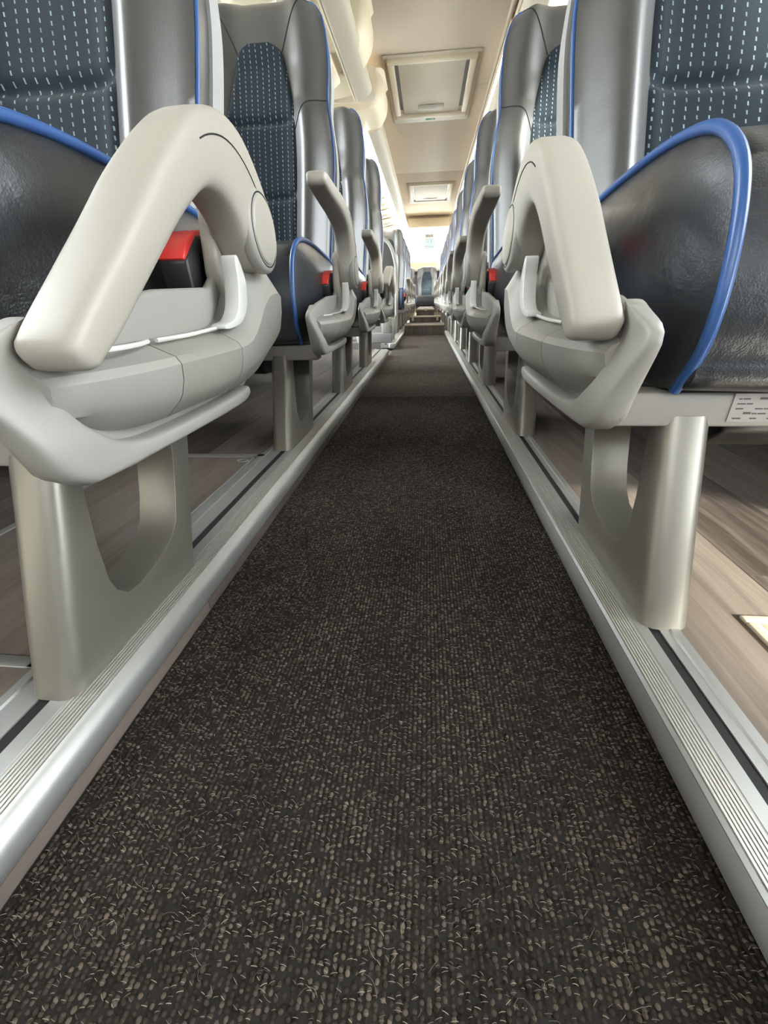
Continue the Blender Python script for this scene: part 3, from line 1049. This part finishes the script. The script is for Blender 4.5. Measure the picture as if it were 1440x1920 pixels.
    def sec(y, grow=0.0):
        X = smooth_interp(y, yk, xo) - grow
        T = smooth_interp(y, yt, zt) + grow
        Cc = smooth_interp(y, yt, zc)
        Lw = smooth_interp(y, yl, zl)
        B = smooth_interp(y, yb_, zb_) - grow
        base = [(0.216, T + 0.004), (X + 0.030, T + 0.002), (X + 0.022, T - 0.001), (X + 0.004, Cc + 0.003), (X, Cc - 0.003), (X + 0.0015, (Cc + Lw) / 2), (X + 0.006, Lw + 0.003), (X + 0.010, Lw - 0.003),
                (X + 0.026, B + 0.002), (X + 0.034, B), (0.216, B)]
        return [(sd * min(a, 0.216), y, b2) for a, b2 in base]

    def pod_piece(nm, ya, yb2, mat):
        ys = np.linspace(ya, yb2, 14)
        return loft(nm, [sec(t) for t in ys], mat, angle=32)
    D['pod'] = pod_piece('shell_pod', -0.002, 0.1045, M['plastic'])
    D['pod_cover'] = pod_piece('pod_cover', 0.1060, 0.2220, M['cover'])
    D['pod_rear'] = pod_piece('pod_rear', 0.2235, 0.437, M['plastic'])
    # lever
    lv = [(0.266, 0.398), (0.274, 0.400), (0.286, 0.378), (0.280, 0.352), (0.258, 0.335), (0.230, 0.3300), (0.212, 0.330), (0.215, 0.3345), (0.236, 0.3375), (0.254, 0.350), (0.264, 0.374)]
    D['lever'] = prism_x('recline_lever', [tuple(p) for p in catmull(lv, 3, True)], 0.1765, 0.1935, M['lever'], sd, 0.0035, 2)
    # pale tubes standing in for highlights on the pod's top edge
    s1 = [(sd * (0.196 - 0.010 * math.sin(math.pi * t)), 0.022 + 0.082 * t, 0.3262 + 0.001 * t) for t in np.linspace(0, 1, 12)]
    D['sliver'] = tube('trim_sliver', s1, 0.0019, M['lever'], 6)
    s2 = [(sd * (0.191 - 0.003 * t), 0.108 + 0.112 * t, 0.3275 + 0.004 * t * t) for t in np.linspace(0, 1, 8)]
    D['sliver2'] = tube('trim_sliver', s2, 0.0020, M['lever'], 6)
    # --- armrest (origin on the pivot)
    PY, PZ = 0.327, 0.430
    top = [(-0.008, 0.338), (0.006, 0.351), (0.033, 0.373), (0.076, 0.408), (0.124, 0.448), (0.172, 0.483), (0.206, 0.503), (0.245, 0.517), (0.280, 0.521), (0.314, 0.514), (0.345, 0.492), (0.366, 0.462), (0.373, 0.43)]
    low = [(0.362, 0.402), (0.335, 0.388), (0.305, 0.392), (0.287, 0.410), (0.265, 0.434), (0.238, 0.447), (0.205, 0.446), (0.166, 0.427), (0.128, 0.403), (0.074, 0.364), (0.036, 0.336), (0.018, 0.325), (0.008, 0.319)]
    def resample(P, n):
        P = np.array(catmull(P, 8))
        d = np.r_[0, np.cumsum(np.linalg.norm(np.diff(P, axis=0), axis=1))]
        t = np.linspace(0, d[-1], n)
        return np.stack([np.interp(t, d, P[:, 0]), np.interp(t, d, P[:, 1])], -1)
    NA = 46
    tp, lw = resample(top, NA), resample(low[::-1], NA)
    XA, HW = 0.1855, 0.0215
    PV = np.array([PY, PZ])

    def arm_sec(i, sc):
        cen = (tp[i] + lw[i]) / 2 - PV
        hv = (tp[i] - lw[i]) / 2 * sc
        hw = HW * (0.55 + 0.45 * sc) if sc < 1 else HW
        hw = hw + 0.0032 * min(1, i / 14)
        o_ = []
        for a in np.linspace(0, 2 * math.pi, 28, endpoint=False):
            c_, s_ = math.cos(a), math.sin(a)
            ex = 2 / 4.4
            q = cen + hv * math.copysign(abs(s_) ** ex, s_)
            o_.append((sd * (XA + hw * math.copysign(abs(c_) ** ex, c_)), q[0], q[1]))
        return o_
    fwd = (tp[0] + lw[0]) / 2 - (tp[3] + lw[3]) / 2
    fwd = fwd / np.linalg.norm(fwd)
    secs = []
    for sc, ad in ((0.25, 0.0085), (0.55, 0.0074), (0.78, 0.0052), (0.93, 0.0022)):
        secs.append([(a, b2 + fwd[0] * ad, c2 + fwd[1] * ad) for a, b2, c2 in arm_sec(0, sc)])
    for i in range(NA):
        secs.append(arm_sec(i, 1.0))
    D['arm'] = loft('armrest', secs, M['arm'], angle=60)
    sl = []
    for i in range(0, NA - 4):
        q = tp[i] * 0.66 + lw[i] * 0.34 - PV
        sl.append((sd * (XA - HW * 1.002 - 0.0032 * min(1, i / 14)), q[0], q[1]))
    D['pad'] = tube('arm_seam', sl[24:], 0.0007, M['seam'], 5)
    D['hub'] = cyl_x('arm_hub', 0, 0, 0.040, 0.172, 0.207, M['arm'], sd, 36, 0.003, 2)
    D['disc'] = cyl_x('pivot_disc', 0, 0, 0.0445, 0.160, 0.176, M['plastic'], sd, 44, 0.006, 3)
    D['disc_in'] = cyl_x('disc_cap', 0, 0, 0.0350, 0.1577, 0.165, M['arm'], sd, 44, 0.003, 3)
    ringp = [(sd * 0.1602, 0.0372 * math.cos(a), 0.0372 * math.sin(a)) for a in np.linspace(0, 2 * math.pi, 44, endpoint=False)]
    D['ring'] = tube('disc_groove', ringp, 0.0009, M['seam'], 5, True)
    D['pivot'] = (0, PY, PZ)
    # --- belt buckle
    bk = [(0.262, 0.350), (0.256, 0.398), (0.290, 0.424), (0.352, 0.432), (0.398, 0.402), (0.390, 0.350)]
    D['buckle'] = prism_x('belt_buckle', bk, 0.228, 0.262, M['black'], sd, 0.004, 2)
    rb = [(0.254, 0.399), (0.268, 0.416), (0.292, 0.4285), (0.342, 0.4365), (0.346, 0.430), (0.296, 0.420), (0.274, 0.408), (0.262, 0.395)]
    D['button'] = prism_x('release_button', rb, 0.230, 0.260, M['red'], sd, 0.002, 2)
    # --- cushion (origin at seat centre line)
    W = 0.205
    prof = [(0.075, 0.262), (0.052, 0.300), (0.046, 0.338), (0.050, 0.378), (0.061, 0.418), (0.078, 0.450), (0.105, 0.473), (0.145, 0.488), (0.210, 0.494), (0.300, 0.490), (0.420, 0.478), (0.530, 0.465),
            (0.545, 0.40), (0.540, 0.262), (0.300, 0.255)]
    out = catmull(prof, 4, True)
    cy, cz = 0.27, 0.375
    secs = []
    for s, x in ((0.30, -0.026), (0.60, -0.020), (0.85, -0.010), (0.96, -0.004), (1.0, 0.0)):
        secs.append([(-W + x, cy + (p[0] - cy) * s, cz + (p[1] - cz) * s) for p in out])
    for t in np.linspace(0.06, 0.94, 12):
        x = -W + 2 * W * t
        bul = 1 + 0.035 * math.sin(math.pi * t)
        secs.append([(x, cy + (p[0] - cy) * bul, cz + (p[1] - cz) * (1 + 0.02 * math.sin(math.pi * t))) for p in out])
    for s, x in ((1.0, 0.0), (0.96, 0.004), (0.85, 0.010), (0.60, 0.020), (0.30, 0.026)):
        secs.append([(W + x, cy + (p[0] - cy) * s, cz + (p[1] - cz) * s) for p in out])
    D['cushion'] = loft('seat_cushion', secs, M['leather'], angle=60)
    pp = [p for p in catmull(prof[:12], 5)]
    D['cpipe'] = [tube('piping', [(q * (W + 0.002), p[0] - 0.002 * (1 if p[0] < 0.1 else 0), p[1] + (0.002 if p[1] > 0.47 else 0)) for p in pp], 0.0058, M['piping'], 8) for q in (-1, 1)]
    # fabric insert on top of the cushion
    V, Fc, uv = [], [], []
    nu, nt_ = 12, 14
    for j in range(nt_ + 1):
        yy = 0.13 + 0.36 * j / nt_
        for i in range(nu + 1):
            u = -0.125 + 0.25 * i / nu
            zz = smooth_interp(yy, [0.105, 0.145, 0.21, 0.30, 0.42, 0.53], [0.473, 0.488, 0.494, 0.490, 0.478, 0.465]) + 0.0055 - 0.006 * (abs(u) / 0.125) ** 6
            V.append((u, yy, zz))
            uv.append((u, yy))
    for j in range(nt_):
        for i in range(nu):
            a = j * (nu + 1) + i
            Fc.append((a, a + 1, a + nu + 2, a + nu + 1))
    D['cfab'] = to_mesh('seat_insert', V, Fc, M['fabric'], True, 60, uv)
    # --- backrest (origin at seat centre line)
    zs = [0.40, 0.43, 0.46] + list(np.linspace(0.49, 1.09, 46)) + [1.105, 1.12, 1.132, 1.142, 1.150, 1.157, 1.163, 1.167]
    secs = []
    nf = 44
    for z in zs:
        w = wb(z)
        top_ = max(0.0, (z - 1.11) / 0.057)
        th_ = 0.055 - 0.030 * top_ * top_
        s = []
        for i in range(nf + 1):
            u = -w + 2 * w * i / nf
            s.append(bpt(1, 0, u, z, front_n(u, z)))
        for u in np.linspace(w, -w, 12)[0:]:
            s.append(bpt(1, 0, u * 0.985, z, -th_))
        secs.append(s)
    D['back'] = loft('backrest', secs, M['leather_s'], angle=60)
    # pale shell on the rear
    secs = []
    for z in [0.36, 0.40] + list(np.linspace(0.45, 1.09, 26)) + [1.11, 1.125, 1.138, 1.146]:
        w = wb(z) + 0.003
        top_ = max(0.0, (z - 1.09) / 0.056)
        s = []
        for u in np.linspace(-w, w, 10):
            s.append(bpt(1, 0, u, z, -0.046))
        for t in np.linspace(0, 1, 18):
            u = w - 2 * w * t
            q = abs(u) / w
            dpt = 0.082 + 0.022 * (1 - q ** 4) - 0.035 * top_ * top_
            s.append(bpt(1, 0, u, z, -max(0.05, dpt)))
        secs.append(s)
    D['shell'] = loft('back_shell', secs, M['backshell'], angle=55)
    # fabric panel
    V, Fc, uv = [], [], []
    zz_ = list(np.linspace(0.42, 1.0, 100)) + [1.008, 1.016, 1.022, 1.027, 1.031, 1.034, 1.037]
    nu = 22
    for z in zz_:
        w = wp(z)
        for i in range(nu + 1):
            u = -w + 2 * w * i / nu
            V.append(bpt(1, 0, u, z, max(front_n(u, z) + 0.0015 + panel_n(u, z) * 0.9, -1) if abs(i - nu / 2) < nu / 2 - 0.1 else front_n(u, z) - 0.002))
            uv.append((u, z * math.sqrt(1 + KB * KB)))
    for j in range(len(zz_) - 1):
        for i in range(nu):
            a = j * (nu + 1) + i
            Fc.append((a, a + 1, a + nu + 2, a + nu + 1))
    D['panel'] = to_mesh('fabric_panel', V, Fc, M['fabric'], True, 80, uv)
    # piping along both edges and over the shoulders
    zpp = list(np.linspace(0.43, 1.08, 40)) + [1.10, 1.12, 1.135, 1.147, 1.156, 1.163]
    D['bpipe'] = [tube('piping', [bpt(1, 0, q * (wb(z) + 0.0022), z, -0.003 - 0.012 * max(0, (z - 1.10) / 0.06)) for z in zpp], 0.0034, M['piping'], 8) for q in (-1, 1)]
    # sewn seams
    D['seams'] = []
    for q in (-1, 1):
        for path in ([(0.070, 1.022), (0.085, 1.055), (0.108, 1.095), (0.140, 1.130), (0.150, 1.142)], [(0.110, 0.815), (0.122, 0.836), (0.146, 0.865), (0.176, 0.890), (0.200, 0.902)]):
            pts = catmull(path, 5)
            D['seams'].append(tube('stitched_seam', [bpt(1, 0, q * min(p[0], wb(p[1])), p[1], front_n(p[0], p[1]) + 0.0004) for p in pts], 0.0017, M['seam'], 5))
    return D


def make_seat(sd, cx, wx):
    D = seat_meshes(sd)
    root = empty('coach_seat')
    P = {}
    lg = obj('leg', D['leg'], root)
    obj('front_beam', D['beam'], root)
    obj('rear_beam', D['beam2'], root)
    obj('tilt_mechanism', D['mech'], root)
    obj('wall_bracket', D['wallfoot'], root)
    ss = obj('side_shell', D['plate'], root)
    obj('hub_upright', D['upright'], ss)
    obj('shell_rim', D['rim'], ss)
    obj('shell_pod', D['pod'], ss)
    obj('pod_cover', D['pod_cover'], ss)['label'] = 'slightly darker textured cover panel'
    obj('pod_rear', D['pod_rear'], ss)
    obj('recline_lever', D['lever'], ss)['label'] = 'pale silver recline lever'
    obj('trim_sliver', D['sliver'], ss)
    obj('trim_sliver', D['sliver2'], ss)
    ar = obj('armrest', D['arm'], root, D['pivot'])
    obj('arm_seam', D['pad'], ar)
    obj('arm_hub', D['hub'], ar)
    obj('pivot_disc', D['disc'], ar)
    obj('disc_cap', D['disc_in'], ar)
    obj('disc_groove', D['ring'], ar)
    bk = obj('belt_buckle', D['buckle'], root)
    bk['label'] = 'black seat belt buckle'
    obj('release_button', D['button'], bk)['label'] = 'red release button'
    for c in (cx, wx):
        cu = obj('seat_cushion', D['cushion'], root, (sd * c, 0, 0))
        for q in D['cpipe']:
            obj('piping', q, cu)['label'] = 'blue piping'
        obj('seat_insert', D['cfab'], cu)
        ba = obj('backrest', D['back'], root, (sd * c, 0, 0))
        obj('back_shell', D['shell'], ba)['label'] = 'pale grey rear shell'
        obj('fabric_panel', D['panel'], ba)['label'] = 'navy fabric with pale dashes'
        for q in D['bpipe']:
            obj('piping', q, ba)['label'] = 'blue piping'
        for q in D['seams']:
            obj('stitched_seam', q, ba)
    return root


def copy_tree(o, parent=None, skip=()):
    c = o.copy()
    COL.objects.link(c)
    c.parent = parent
    for ch in list(o.children):
        if ch.name.split('.')[0] in skip:
            continue
        copy_tree(ch, c, skip)
    return c


def set_row(root, sd, shift, arm, cshift):
    """slide the seats sideways on their beams by shift, raise the armrest by arm degrees"""
    for ch in root.children:
        n = ch.name.split('.')[0]
        if n in ('seat_cushion', 'backrest'):
            ch.location.x = ch.location.x + sd * (shift if n == 'backrest' else cshift)
        if n == 'armrest':
            ch.rotation_euler = (math.radians(-arm), 0, 0)


PT = 0.77
YL, YR = 0.24, 0.386
ORD = ['nearest the camera', 'second from the camera', 'third from the camera', 'fourth from the camera', 'fifth from the camera', 'sixth from the camera', 'seventh from the camera',
       'eighth from the camera', 'ninth from the camera', 'tenth from the camera', 'farthest from the camera']
seatL = make_seat(-1, 0.478, 0.918)
seatR = make_seat(1, 0.478, 0.918)
left_rows = []
for k in range(4):
    left_rows.append((YL + PT * k, {0: 0.058}.get(k, 0.0), {0: 0, 1: 52, 2: 52, 3: 22}[k]))
lefts = []
FAR = ('stitched_seam', 'disc_groove', 'trim_sliver', 'foot_clip')
for i, (y, sh_, arm) in enumerate(left_rows):
    o = seatL if i == 0 else copy_tree(seatL, None, () if i < 2 else FAR)
    o.location = (0.0 if i else 0.010, y, ZP)
    lefts.append(o)
for i in range(4):
    o = copy_tree(seatL, None, FAR)
    o.location = (0.0, 5.42 + PT * i, ZP)
    lefts.append(o)
for i, o in enumerate(lefts):
    set_row(o, -1, 0.055 if i == 0 else 0.0, [0, 43, 43, 18, 43, 43, 38, 43][i], 0.040 if i == 0 else 0.0)
    st = ['armrest lowered', 'armrest raised', 'armrest raised', 'by the door', 'first one behind the door gap', 'second one behind the door gap', 'third one behind the door gap', 'last before the rear bench'][i]
    tag(o, 'dark leather double coach seat left of the aisle, %s' % (st if i > 3 else ORD[i] + ', ' + st), 'coach seat', 'coach seats left of the aisle')
rights = []
for i in range(11):
    o = seatR if i == 0 else copy_tree(seatR, None, () if i < 2 else FAR)
    o.location = (0.0, YR + PT * i, ZP)
    rights.append(o)
for i, o in enumerate(rights):
    set_row(o, 1, 0.020 if i == 0 else -0.004, 0 if i == 0 else [41, 41, 40, 44, 41][i % 5], 0.034 if i == 0 else 0.0)
    tag(o, 'dark leather double coach seat right of the aisle, %s, %s' % (ORD[i], 'armrest lowered' if i == 0 else 'armrest raised'), 'coach seat', 'coach seats right of the aisle')

# type label on the beam of the nearest right seat
fb = [c for c in seatR.children if c.name.split('.')[0] == 'front_beam'][0]
st = obj('type_sticker', boxes_mesh('type_sticker', [(0.374, 0.49, 0.0836, 0.0846, 0.226, 0.2565)], M['sticker']), fb)
pr_ = []
for r_ in range(5):
    x = 0.379
    z = 0.2295 + r_ * 0.0052
    while x < 0.482:
        wd = random.uniform(0.002, 0.009)
        if random.random() < 0.62:
            pr_.append((x, x + wd, 0.0831, 0.0838, z, z + random.choice((0.0012, 0.0022))))
        x += wd + 0.0015
obj('label_print', boxes_mesh('label_print', pr_, M['ink']), fb)
fb2 = [c for c in lefts[1].children if c.name.split('.')[0] == 'front_beam'][0]
pr_ = []
for r_ in range(3):
    for q in range(5):
        if random.random() < 0.6:
            x = -0.46 + q * 0.014 + random.uniform(0, .004)
            pr_.append((x, x + random.uniform(0.003, 0.008), 0.0836, 0.0846, 0.240 + r_ * 0.006, 0.2425 + r_ * 0.006))
obj('label_print', boxes_mesh('label_print', pr_, M['ink']), fb2)

# ---------------------------------------------------------------- floor hatches
hl = empty('floor_hatch', (-0.54, 0.625, ZP))
tag(hl, 'wood-topped floor hatch in an aluminium frame behind the nearest left seat leg', 'floor hatch')
hx, hy = 0.172, 0.350
obj('hatch_frame', boxes_mesh('hatch_frame', [(-hx, hx, hy - 0.016, hy, 0, 0.003), (-hx, hx, -hy, -hy + 0.016, 0, 0.003), (-hx, -hx + 0.016, -hy, hy, 0, 0.003), (hx - 0.02, hx, -hy, hy, 0, 0.003)], M['alu_d'], 0.001), hl)
obj('frame_lip', boxes_mesh('frame_lip', [(-hx + 0.019, hx - 0.023, hy - 0.022, hy - 0.0185, 0, 0.0026), (hx - 0.027, hx - 0.0225, -hy + 0.02, hy - 0.02, 0, 0.0028)], M['alu'], 0.0008), hl)
obj('hatch_board', boxes_mesh('hatch_board', [(-hx + 0.017, hx - 0.028, -hy + 0.017, hy - 0.0235, 0, 0.0016)], M['wood']), hl)
rp = [(0.130 + 0.013 * math.cos(a), 0.298 + 0.010 * math.sin(a), 0.0035) for a in np.linspace(0, 2 * math.pi, 24, endpoint=False)]
obj('pull_ring', tube('pull_ring', rp, 0.0025, M['alu'], 6, True), hl)
ms = obj('floor_strip', bevel(boxes_mesh('floor_strip', [(-0.735, -0.705, 0.72, 0.93, ZP + 0.0005, ZP + 0.004)], M['alu']), 0.0015, 2))
tag(ms, 'short bright metal strip screwed to the floor beside the left floor hatch', 'floor strip')
obj('screw', cyl_x('screw', 0, 0, 0.004, 0, 0.002, M['alu_d'], 1, 12), ms, (-0.720, 0.735, ZP + 0.0035), (0, math.radians(-90), 0))
hr = empty('floor_hatch', (0.56, 0.335, ZP))
tag(hr, 'cream plastic floor flap with a finger slot on the right floor by the seat leg', 'floor hatch')
obj('flap_frame', boxes_mesh('flap_frame', [(-0.128, 0.128, 0.067, 0.079, 0, 0.005), (-0.128, 0.128, -0.079, -0.067, 0, 0.005), (-0.128, -0.114, -0.067, 0.067, 0, 0.005), (0.114, 0.128, -0.067, 0.067, 0, 0.005)], M['cream'], 0.0015), hr)
obj('flap_lid', boxes_mesh('flap_lid', [(-0.113, 0.113, -0.066, 0.066, 0, 0.0038)], M['cream'], 0.001), hr)
obj('finger_slot', boxes_mesh('finger_slot', [(-0.112, -0.085, 0.010, 0.022, 0.0032, 0.0042)], M['black'], 0.0004), hr)

# ---------------------------------------------------------------- rear steps and bench
def step(x0, x1, y0, y1, z0, z1, lab, marks):
    r = empty('aisle_step', ((x0 + x1) / 2, y0, z0))
    tag(r, lab, 'step', 'steps at the rear of the aisle')
    w = (x1 - x0) / 2
    hgt = z1 - z0
    nb = 4
    for i in range(nb):
        a = -w + 2 * w * i / nb
        obj('riser_board', boxes_mesh('riser_board', [(a + 0.0008, a + 2 * w / nb - 0.0008, 0, 0.012, 0, hgt - 0.004)], M['riser']), r)
    obj('tread', boxes_mesh('tread', [(-w, w, 0.012, y1 - y0, 0.0, hgt)], M['tread']), r)
    obj('nosing', boxes_mesh('nosing', [(-w, w, -0.010, 0.030, hgt - 0.016, hgt + 0.003)], M['cream'], 0.004), r)
    for s in ((-1, 1) if marks else ()):
        obj('nosing_bracket', boxes_mesh('nosing_bracket', [(s * w * 0.8 - 0.016, s * w * 0.8 + 0.016, -0.012, 0.0, hgt - 0.06, hgt - 0.012)], M['cream'], 0.003), r)
    return r


step(-0.242, 0.272, STEP_Y, 6.35, 0.0, 0.125, 'lowest wood-faced step at the rear end of the carpet aisle', False)
step(-0.20, 0.235, 6.35, 6.70, 0.125, 0.205, 'middle aisle step with pale nosing and two brackets', True)
step(-0.115, 0.148, 6.70, 9.27, 0.205, 0.290, 'top aisle step in front of the rear bench', False)
nl = obj('step_lamp', bevel(boxes_mesh('step_lamp', [(0.005, 0.045, 6.675, 6.70, 0.268, 0.300)], M['lever']), 0.004, 2))
tag(nl, 'small white lamp on the nosing of the top aisle step', 'lamp')

bench = []
for i, xb in enumerate((-0.44, 0.025, 0.49)):
    r = empty('rear_bench_seat', (xb, 9.25, 0.10))
    r.scale = (1, 1, 0.80)
    tag(r, ['dark rear bench seat to the left of the middle one', 'middle dark seat of the rear bench facing down the aisle', 'dark rear bench seat to the right of the middle one'][i], 'rear bench seat', 'rear bench seats')
    src = seatR
    for ch in list(src.children):
        n = ch.name.split('.')[0]
        if n == 'seat_cushion' and not any(c.name.startswith('seat_cushion') for c in r.children):
            c = copy_tree(ch, r)
            c.location = (0, 0, 0)
        if n == 'backrest' and not any(c.name.startswith('backrest') for c in r.children):
            c = copy_tree(ch, r, FAR)
            c.location = (0, 0, 0)
    obj('seat_base', boxes_mesh('seat_base', [(-0.22, 0.22, 0.09, 0.54, 0.10, 0.258)], M['riser']), r)

# notices on the rear window and a plain cream wedge below it
nt1 = empty('window_notice', (0.054, YR_ + 0.026, 1.54))
tag(nt1, 'pale blue notice stuck on the bright rear window', 'notice')
obj('notice_sheet', boxes_mesh('notice_sheet', [(-0.12, 0.12, -0.001, 0.001, -0.10, 0.08)], M['notice']), nt1)
obj('notice_print', boxes_mesh('notice_print', [(-0.12, 0.12, -0.0025, -0.001, -0.10, -0.085), (-0.12, 0.12, -0.0025, -0.001, -0.065, -0.055), (-0.09, 0.09, -0.0025, -0.001, 0.080, 0.095), (0.04, 0.055, -0.0025, -0.001, 0.01, 0.06), (-0.06, -0.02, -0.0025, -0.001, 0.03, 0.04)], M['wall_d']), nt1)
nt2 = obj('window_sign', boxes_mesh('window_sign', [(-0.042, 0.148, YR_ + 0.0245, YR_ + 0.0265, 1.650, 1.716)], M['palegreen']))
tag(nt2, 'small olive sign at the top of the rear window', 'sign')
obj('sign_print', boxes_mesh('sign_print', [(-0.034 + q * 0.036, -0.010 + q * 0.036, YR_ + 0.0235, YR_ + 0.0247, 1.656, 1.710) for q in range(5)], M['wall_d']), nt2)
wl = prism_y('shelf_wedge', [(0.21, 1.00), (0.41, 1.00), (0.35, 1.20), (0.30, 1.33), (0.26, 1.20)], 10.2, 10.3, M['cream'], 0.01)
wlo = obj('shelf_wedge', wl)
tag(wlo, 'yellowish wedge-shaped object on the shelf under the rear window', 'lamp')
sh1 = struct(box('wall_rear_shelf', -1.2, 1.2, 10.0, Y1, 0.95, 1.0, M['cream'], None, 0.01))

# ---------------------------------------------------------------- partition behind the door
pt = empty('door_partition', (-0.27, GAP1 + 0.35, ZP))
tag(pt, 'dark curved partition panel with a pale rim behind the door stairwell', 'partition')
pp = [(0.0, 0.22), (0.0, 0.60), (-0.012, 0.70), (-0.045, 0.80), (-0.10, 0.86), (-0.20, 0.885), (-0.80, 0.885), (-0.80, 0.22)]
out = [tuple(p) for p in catmull(pp[:6], 4)] + [pp[6], pp[7]]
obj('partition_panel', prism_y('partition_panel', out, 0.0, 0.03, M['leather_s'], 0.003), pt)
obj('partition_rim', tube('partition_rim', [(p[0] + 0.006, 0.012, p[1]) for p in catmull(pp[:6], 6)] + [(-0.8, 0.012, 0.888)], 0.019, M['plastic'], 10), pt)
obj('partition_base', boxes_mesh('partition_base', [(-0.80, -0.015, -0.02, 0.06, 0.0, 0.20)], M['wall_d'], 0.006), pt)
bx_ = obj('door_box', boxes_mesh('door_box', [(-0.38, -0.29, GAP1 + 0.02, GAP1 + 0.14, 0.135, 0.27)], M['plastic'], 0.008))
bx_.data.name = 'door_box'
tag(bx_, 'small pale box above the grey base beside the door stairwell', 'box')
bd = obj('stair_box', boxes_mesh('stair_box', [(-0.62, -0.29, GAP1 + 0.0, GAP1 + 0.16, ZP, 0.135)], M['wall_d'], 0.006))
tag(bd, 'dark grey box at the edge of the door stairwell under the pale box', 'box')
rc = obj('rail_end_cap', bevel(boxes_mesh('rail_end_cap', [(-0.302, -0.240, GAP1 - 0.135, GAP1 - 0.10, 0.012, 0.060)], M['alu']), 0.012, 3))
tag(rc, 'rounded metal end cap on the left floor rail behind the door gap', 'end cap')

print('objects', len(bpy.data.objects), 'tris', sum(len(m_.loop_triangles) if m_.loop_triangles else len(m_.polygons) for m_ in bpy.data.meshes))
